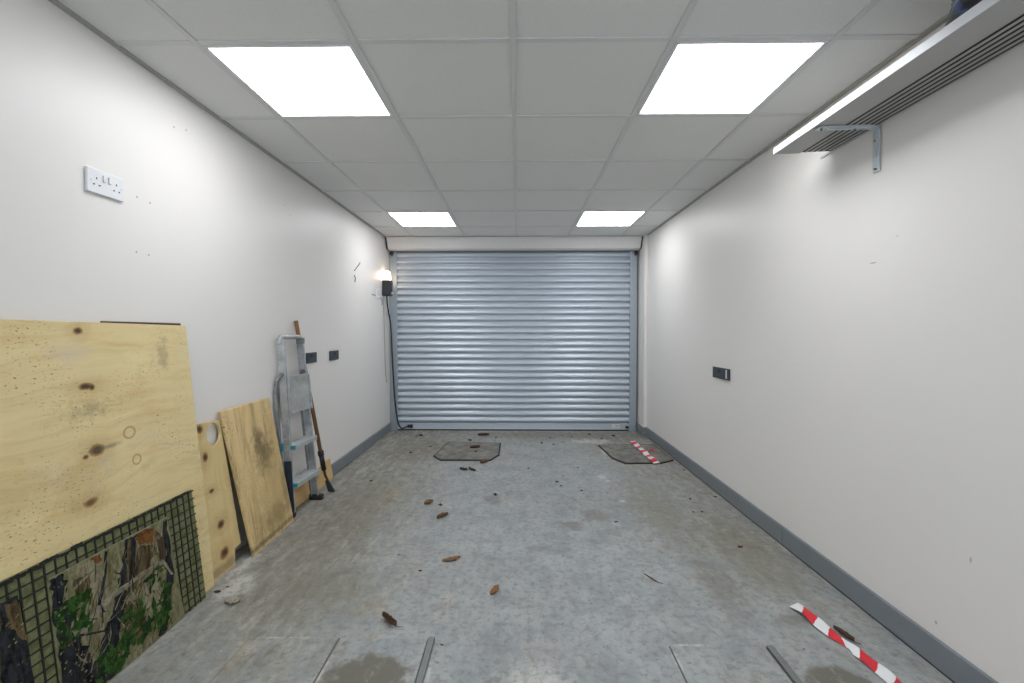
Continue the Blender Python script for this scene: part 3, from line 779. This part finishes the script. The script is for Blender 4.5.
# top bar with rounded corners
bm = bmesh.new(); tube(bm, smooth_path([TLf + Vector((0, 0, -.03)), TLf + Vector((0, .006, .004)), TLf + Vector((0, .03, .012)), TRf + Vector((0, -.03, .012)), TRf + Vector((0, -.006, .004)), TRf + Vector((0, 0, -.03))], 5), .015, 10)
link('top_bar', LW(bm), M['alu'], ld)
bm = bmesh.new(); box(bm, TRf.x - .022, TRf.x + .026, TRf.y - .022, TRf.y + .012, TRf.z - .035, TRf.z + .006); link('corner_cap', LW(bm), M['strip'], ld, bevel=.005)
def tread(z, dep, name='tread'):
    l, r_ = lp(TLf, BLf, z), lp(TRf, BRf, z)
    bm = bmesh.new(); y0, y1 = l.y + .004, r_.y - .004
    xf0, xf1 = l.x + .046, r_.x + .046
    c = []
    for dz in (-.028, 0): c += [(xf0 - dep, y0, z + dz), (xf1 - dep, y1, z + dz), (xf1, y1, z + dz), (xf0, y0, z + dz)]
    hexa(bm, c)
    for k in range(6):   # anti-slip ribs
        f = .1 + .8 * k / 5; beam(bm, (xf0 - dep * f, y0 + .015, z + .001), (xf1 - dep * f, y1 - .015, z + .001), .004, .003, (1, 0, 0))
    o = link(name, LW(bm), M['tread'], ld, bevel=.003)
    bm = bmesh.new(); box(bm, xf0 - dep, xf0 + .004, y0 - .004, y0 + .013, z - .020, z + .003); tag(link('end_cap', LW(bm), M['teal'], o, bevel=.002), 'teal end cap')
    bm = bmesh.new(); box(bm, xf1 - dep, xf1 + .004, y1 - .012, y1 + .004, z - .03, z + .004); link('end_cap', LW(bm), M['tread'], o, bevel=.002)
tread(.220, .10); tread(.465, .09)
# platform folded flat between the rails
pl, pr_ = lp(TLf, BLf, .905), lp(TRf, BRf, .905)
pl2, pr2 = lp(TLf, BLf, .665), lp(TRf, BRf, .665)
bm = bmesh.new(); e = Vector((.034, 0, 0)); d = Vector((-.022, 0, 0)); iy = Vector((0, .012, 0))
c = [pl2 + e + d + iy, pr2 + e + d - iy, pr2 + e - iy, pl2 + e + iy, pl + e + d + iy, pr_ + e + d - iy, pr_ + e - iy, pl + e + iy]
hexa(bm, c); po = link('platform', LW(bm), M['plat'], ld, bevel=.006)
bm = bmesh.new()
for s in (0.0, 1.0):
    a = (pl2 + iy).lerp(pr2 - iy, s); b = (pl + iy).lerp(pr_ - iy, s); beam(bm, a + e + Vector((.004, 0, 0)), b + e + Vector((.004, 0, 0)), .014, .008, (0, 1, 0))
beam(bm, pl + e + iy + Vector((.004, 0, 0)), pr_ + e - iy + Vector((.004, 0, 0)), .014, .008, (0, 0, 1))
link('platform_frame', LW(bm), M['alu'], po)
# rear frame, folded against the wall
back = Vector((-.040, 0, 0))
for (T, B, s) in ((TLf, BLf, -1), (TRf, BRf, 1)):
    q1 = lp(T, B, .925); q2 = lp(T, B, .80) + back * 1.15 + Vector((0, s * .012, 0)); q15 = lp(T, B, .885) + back * .75 + Vector((0, s * .010, 0)); q3 = lp(T, B, .03) + back * .75 + Vector((0, s * .004, 0))
    q2.x = max(q2.x, -1.528)
    pts = smooth_path([q1, q15, q2], 5) + [q2.lerp(q3, .5), q3]
    bm = bmesh.new()
    for a, b in zip(pts, pts[1:]): beam(bm, a, b, .020, .020, (1, 0, 0))
    r_o = link('rear_leg', LW(bm), M['alu_dark'], ld, bevel=.003)
    bm = bmesh.new(); box(bm, q3.x - .014, q3.x + .014, q3.y - .017, q3.y + .017, 0, .04); link('rubber_foot', LW(bm), M['rubber'], r_o, bevel=.004)
    bm = bmesh.new(); tube(bm, [q1 + Vector((0, -.014, 0)), q1 + Vector((0, .014, 0))], .012, 12); link('hinge_pin', LW(bm), M['strip'], r_o)
    if s > 0: continue
    bm = bmesh.new(); p = lp(T, B, .455) + back * .9; box(bm, p.x - .016, p.x + .016, p.y - .013 + s * .005, p.y + .013 + s * .005, p.z - .02, p.z + .03); tag(link('joint_collar', LW(bm), M['teal'], r_o, bevel=.002), 'teal collar')
for B, sx_ in ((BLf, 1), (BRf, 2)):
    bm = bmesh.new(); box(bm, B.x - (.03 if sx_ < 2 else .045), B.x + sx_ * .026, B.y - .022, B.y + .022, 0, .036); link('rubber_foot', LW(bm), M['rubber'], ld, bevel=.010, seg=3)

# wooden pole behind the ladder
pz = thing('pole', 'brown wooden pole with black lower end leaning behind the stepladder', 'pole', (-1.40, 3.21, 0))
A, B_ = Vector((-1.519, 3.055, 1.270)), Vector((-1.43, 3.262, .20))
m_ = Matrix.Identity(4); ax = (A - B_).normalized()
rot = ax.to_track_quat('Y', 'Z').to_matrix().to_4x4(); rot.translation = B_
bm = bmesh.new(); tube(bm, [(0, .0, 0), (0, (A - B_).length, 0)], .0135, 12)
o = link('shaft', bm, M['pole'], pz); o.matrix_parent_inverse = pz.matrix_world.inverted(); o.matrix_world = rot @ Matrix.Identity(4)
pz_l = Vector(pz.location); o.parent = pz; o.matrix_parent_inverse = Matrix.Translation(-pz_l); 
bm = bmesh.new(); tube(bm, [B_.lerp(A, -.02) - pz_l, B_.lerp(A, .11) - pz_l], [.018, .017], 12); tube(bm, [B_.lerp(A, .085) - pz_l, B_.lerp(A, .115) - pz_l], .021, 12)
link('sleeve', bm, M['rubber'], pz)
C_ = Vector((-1.405, 3.285, .085))
bm = bmesh.new(); tube(bm, [B_.lerp(A, -.01) - pz_l, (B_ + Vector((.012, .0, -.06))) - pz_l, C_ - pz_l], [.012, .009, .008], 8); link('tail', bm, M['black_plastic'], pz)
bm = bmesh.new()
hexa(bm, [Vector(p) - pz_l for p in ((-1.405, 3.275, .012), (-1.365, 3.29, .001), (-1.365, 3.318, .001), (-1.405, 3.30, .012), (-1.424, 3.27, .092), (-1.408, 3.275, .10), (-1.408, 3.295, .10), (-1.424, 3.29, .092))])
link('blade', bm, M['rubber'], pz, bevel=.003)

# ------------------------------------------------------------------ floor lids and covers
def lid(pts, label):
    cx = sum(p[0] for p in pts) / len(pts); cy = sum(p[1] for p in pts) / len(pts)
    t = thing('inspection_lid', label, 'floor lid', (cx, cy, 0))
    q = [(a - cx, b - cy) for a, b in pts]
    bm = bmesh.new(); plate(bm, q, .010, z=.012); o = link('plate', bm, M['lid'], t, bevel=.003)
    bm = bmesh.new()
    for a, b in zip(q, q[1:] + q[:1]):
        d = (Vector(b) - Vector(a)).normalized() * .006
        beam(bm, (a[0] - d.x, a[1] - d.y, .006), (b[0] + d.x, b[1] + d.y, .006), .012, .012, (0, 0, 1))
    link('rim', bm, M['lid_edge'], t)
lid([(-.80, 4.25), (-.715, 4.12), (-.255, 4.12), (-.185, 4.30), (-.185, 4.74), (-.74, 4.78)], 'rough grey floor lid with cut corners near shutter, left one')
lid([(.845, 4.67), (.888, 4.20), (.97, 4.035), (1.30, 4.055), (1.43, 4.14), (1.425, 4.70)], 'rough grey floor lid with striped tape across it, by right wall')
def cover(x0, x1, y0, y1, label):
    cx, cy = (x0 + x1) / 2, (y0 + y1) / 2
    t = tag(link('floor_cover', boxm(x0 - cx, x1 - cx, y0 - cy, y1 - cy, 0.0005, .006), M['floor'], loc=(cx, cy, 0), bevel=.0015, seg=1), label, 'floor cover')
    bm = bmesh.new(); a, b, c, d = x0 - cx, x1 - cx, y0 - cy, y1 - cy
    box(bm, a - .004, a - .0002, c, d + .004, .0003, .002); box(bm, b + .0002, b + .004, c, d + .004, .0003, .002); box(bm, a, b, d + .0002, d + .004, .0003, .002)
    link('joint_line', bm, M['joint'], t)
cover(-1.045, -.698, .95, 1.712, 'flat painted floor cover in left foreground, pale chipped one')
cover(-.690, -.350, .95, 1.712, 'flat painted floor cover with dark patch, beside left metal strip')
cover(.578, .934, .95, 1.683, 'flat painted floor cover in right foreground with white chipped edges')
cover(.968, 1.36, .95, 1.683, 'flat painted floor cover with dark patch under the striped tape')
for x, y1, lab in ((-.334, 1.712, 'narrow grey metal strip along the left foreground cover'), (.951, 1.683, 'narrow grey metal strip along the right foreground cover')):
    bm = bmesh.new(); box(bm, -.012, .012, -.38, .38, 0.0005, .014)
    tag(link('metal_strip', bm, M['strip'], loc=(x, y1 - .38, 0), bevel=.003), lab, 'metal strip')

# ------------------------------------------------------------------ hazard tape
def tape(path, width, period, label, z0=.012, twist=None, start=0.):
    pts = smooth_path([(*p, 0) for p in path], 10)
    # resample
    L_ = [0]
    for a, b in zip(pts, pts[1:]): L_.append(L_[-1] + (b - a).length)
    tot = L_[-1]; n = max(12, int(tot / .0025)); s = []
    for k in range(n + 1):
        d = tot * k / n; i = max(j for j in range(len(L_)) if L_[j] <= d + 1e-9); i = min(i, len(pts) - 2)
        s.append(pts[i].lerp(pts[i + 1], (d - L_[i]) / max(1e-9, L_[i + 1] - L_[i])))
    # diagonal bands: split every cross row at band limits by using columns with shifted phase
    NC = 14; bm = bmesh.new(); grid = []
    for k, p in enumerate(s):
        t = (s[min(k + 1, n)] - s[max(k - 1, 0)]).normalized(); q = Vector((-t.y, t.x, 0)); d = tot * k / n
        w = width; roll = 0
        if twist:
            u = (d - twist) / .05; w = width * (1 - .72 * math.exp(-u * u)); roll = math.exp(-u * u) * .9
        row = []
        for c in range(NC + 1):
            f = c / NC - .5
            off = f * width * .55   # diagonal bands lean along the tape
            pos_d = d
            row.append(bm.verts.new((p.x + q.x * f * w, p.y + q.y * f * w, z0 + .004 * math.sin(d * 21) + .003 * math.sin(d * 47 + f * 3) + roll * f * w * .9 + (roll * .006))))
        grid.append(row)
    for k in range(n):
        for c in range(NC):
            d = tot * (k + .5) / n + ((c + .5) / NC - .5) * width * .75 + start
            f = bm.faces.new((grid[k][c], grid[k + 1][c], grid[k + 1][c + 1], grid[k][c + 1])); f.smooth = True
            f.material_index = 0 if (d // period) % 2 else 1
    o = link('hazard_tape', bm, [M['red'], M['white_tape']])
    so = o.modifiers.new('thick', 'SOLIDIFY'); so.thickness = .0006
    return tag(o, label, 'tape')
TP = [(1.200, 1.943), (1.209, 1.915), (1.220, 1.870), (1.226, 1.805), (1.236, 1.742), (1.245, 1.712), (1.250, 1.680), (1.260, 1.625), (1.270, 1.565), (1.274, 1.510), (1.284, 1.408), (1.33, 1.25), (1.35, 1.05)]
tape(TP, .052, .066, 'red and white striped tape on the floor in right foreground', twist=.25, start=.02, z0=.010)
tape([(1.226, 4.80), (1.230, 4.557), (1.236, 4.354), (1.239, 4.2), (1.243, 4.01)], .062, .078, 'short red and white striped tape across the lid by right wall', z0=.021, start=.03)
bm = bmesh.new(); bmesh.ops.create_grid(bm, x_segments=4, y_segments=3, size=.5)
for v in bm.verts: v.co = Vector((v.co.x * .05, v.co.y * .03, .004 + .006 * math.sin(v.co.x * 5 + v.co.y * 3)))
o = link('tape_scrap', bm, M['red'], loc=(1.335, 4.46, .016)); so = o.modifiers.new('thick', 'SOLIDIFY'); so.thickness = .0008; tag(o, 'tiny red tape scrap on lid by right wall', 'tape scrap')

# ------------------------------------------------------------------ leaves and crumbs
def leaf_mesh(L_, w, curl, seed):
    random.seed(seed); bm = bmesh.new(); n, mcols = 12, 6; g = []
    for i in range(n + 1):
        t = i / n; wd = w * math.sin(math.pi * min(1, t * .96 + .02)) ** .7 * (1 + .18 * math.sin(t * 26 + seed)); row = []
        for j in range(mcols + 1):
            f = j / mcols - .5
            row.append(bm.verts.new((L_ * (t - .5), f * wd + .10 * w * math.sin(t * 5 + seed), curl * (2 * f) ** 2 * w + .25 * L_ * curl * (t - .5) ** 2 + .0015 + .05 * w * (1 + math.sin(t * 17 + f * 9 + seed)))))
        g.append(row)
    for i in range(n):
        for j in range(mcols): bm.faces.new((g[i][j], g[i + 1][j], g[i + 1][j + 1], g[i][j + 1])).smooth = True
    a = g[n][mcols // 2].co.copy(); tube(bm, [a, a + Vector((L_ * .14, .004, .002)), a + Vector((L_ * .22, .012, .001))], .0011, 5)
    return bm
def leaf(a, b, w, curl, mat, label, seed, zb=0, dbl=False):
    a, b = Vector(a), Vector(b); d = b - a
    o = link('leaf', leaf_mesh(d.length * .95, w, curl, seed), M[mat], loc=((a.x + b.x) / 2, (a.y + b.y) / 2, zb)); o.rotation_euler.z = math.atan2(d.y, d.x)
    so = o.modifiers.new('thick', 'SOLIDIFY'); so.thickness = .0007
    tag(o, label, 'leaf', 'dry leaves on the floor')
leaf((-.570, 1.845), (-.488, 1.78), .024, .8, 'leaf_b', 'curled dark brown leaf on the floor just beyond left foreground cover', 1)
leaf((-.393, 2.296), (-.303, 2.345), .034, .2, 'leaf_a', 'flat tan brown leaf lying in the middle of the floor', 2)
leaf((-.125, 2.005), (-.088, 2.072), .030, .35, 'leaf_d', 'small orange brown leaf nearest the centre of the floor', 3)
leaf((-.647, 3.062), (-.595, 3.110), .04, .4, 'leaf_a', 'pale curled leaf beside a dark crumb, left of floor centre', 4)
leaf((-.520, 2.830), (-.455, 2.895), .034, .45, 'leaf_e', 'crumpled brown leaf just in front of the pale curled one', 5)
leaf((1.268, 1.795), (1.296, 1.715), .020, .7, 'leaf_b', 'long dark brown leaf beside the tape in right foreground', 6)
leaf((-1.295, 1.935), (-1.226, 1.95), .055, .18, 'leaf_c', 'pale grey dry leaf on the floor beside the leaning boards', 7)
leaf((-.505, 3.855), (-.437, 3.835), .03, .5, 'leaf_b', 'small dark leaf in front of left floor lid, left of its pair', 8)
leaf((-.430, 3.880), (-.362, 3.795), .026, .5, 'leaf_b', 'small dark leaf in front of left floor lid, right of its pair', 9)
leaf((-.344, 4.035), (-.272, 4.07), .05, .4, 'leaf_e', 'brown leaf touching the front edge of left floor lid', 10)
leaf((-.46, 5.12), (-.33, 5.14), .06, .3, 'leaf_b', 'dark leaf on the floor close to the shutter', 11)
leaf((-.485, 4.515), (-.386, 4.551), .05, .35, 'leaf_b', 'dark brown leaf lying on the left floor lid', 12, zb=.012)
leaf((.62, 2.20), (.67, 2.12), .008, .2, 'leaf_b', 'thin dark stalk on the floor towards right wall', 13)
SP = [(-.533, 3.063), (-.163, 3.261), (.311, 3.546), (.334, 3.455), (.374, 3.695), (-.524, 4.889), (-1.112, 5.116), (-.907, 4.624), (-.711, 4.508), (-.412, 4.386), (-.03, 4.722), (.257, 4.789), (.377, 4.727), (.488, 4.835), (.504, 5.138), (-.021, 5.106), (-.246, 5.031), (.83, 5.192), (.939, 4.995), (1.091, 5.121), (.48, 3.356), (.527, 3.914), (.092, 3.897), (-1.059, 4.388), (.361, 5.015), (.613, 5.066), (1.23, 3.197), (1.164, 2.966), (1.221, 2.967), (1.235, 2.484), (1.44, 3.87), (1.43, 3.239), (-.487, 2.212), (-.639, 2.37), (-.29, 1.685), (-1.43, 5.238), (-1.34, 5.24), (-1.153, 5.091), (-1.175, 3.551), (.617, 2.803), (1.074, 1.671), (-1.38, 2.02), (-1.36, 2.06)]
BIG = {1: .034, 2: .032, 0: .032, 11: .034, 12: .028, 17: .045, 19: .05, 18: .03, 27: .02, 26: .022, 28: .018, 7: .035, 9: .035, 5: .05, 6: .05, 33: .012, 34: .010, 40: .008, 32: .02}
protos = []
for k in range(5):
    random.seed(40 + k); bm = bmesh.new(); bmesh.ops.create_icosphere(bm, subdivisions=2, radius=.5)
    for v in bm.verts:
        n = mnoise.noise(v.co * 3 + Vector((k * 7, 0, 0))); v.co *= 1 + n * .8; v.co.z = max(0, v.co.z * .45 + .12); v.co.y *= .7
    me = bpy.data.meshes.new('crumb'); bm.to_mesh(me); bm.free(); me.materials.append(M['crumb'] if k % 2 else M['leaf_b'])
    protos.append(me)
random.seed(77)
for i, (x, y) in enumerate(SP):
    o = bpy.data.objects.new('leaf_fragment', protos[i % 5]); COL.objects.link(o)
    s = BIG.get(i, random.uniform(.014, .028)); zb = .012 if i in (9, 8) and False else 0
    o.location = (x, y, .0125 if i == 9 else (.0055 if i == 40 else 0)); o.scale = (s, s, s * .8); o.rotation_euler.z = random.uniform(0, 6.28)
    if y > 4.3: tag(o, 'tiny dark leaf fragment on the floor close to the shutter', 'leaf fragment', 'leaf fragments near the shutter')
    elif x > .9: tag(o, 'tiny dark crumb on the floor along the right wall', 'leaf fragment', 'crumbs along the right wall')
    elif x < -1.0: tag(o, 'tiny dark crumb on the floor beside the left wall boards', 'leaf fragment', 'crumbs along the left wall')
    else: tag(o, 'tiny dark crumb on the open middle of the floor', 'leaf fragment', 'crumbs in the middle of the floor')

# added area fill at an assumed rear opening, brightens ceiling and near walls
ld_ = bpy.data.lights.new('rear_fill_light', 'AREA'); ld_.shape = 'RECTANGLE'; ld_.size = 2.0; ld_.size_y = 1.9; ld_.energy = 22; ld_.color = (.78, .89, 1.0)
lo_ = bpy.data.objects.new('rear_fill_light', ld_); COL.objects.link(lo_); lo_.location = (0, YR - .12, 1.02); lo_.rotation_euler = (R(90), 0, 0)

# ------------------------------------------------------------------ world, camera, view
w = bpy.data.worlds.new('World'); sc.world = w; w.use_nodes = True
w.node_tree.nodes['Background'].inputs[0].default_value = (.05, .055, .06, 1); w.node_tree.nodes['Background'].inputs[1].default_value = .3
cd = bpy.data.cameras.new('Camera'); co = bpy.data.objects.new('Camera', cd); COL.objects.link(co)
co.location = (0, 0, 1.20); co.rotation_euler = (R(90 - 1.34), 0, R(.75))
cd.sensor_width = 36; cd.lens = 449 / 1024 * 36; cd.clip_start = .02; cd.clip_end = 50
sc.camera = co
vs = sc.view_settings
vs.view_transform = 'Standard'; vs.look = 'None'; vs.gamma = 1; vs.use_curve_mapping = False; vs.exposure = .63
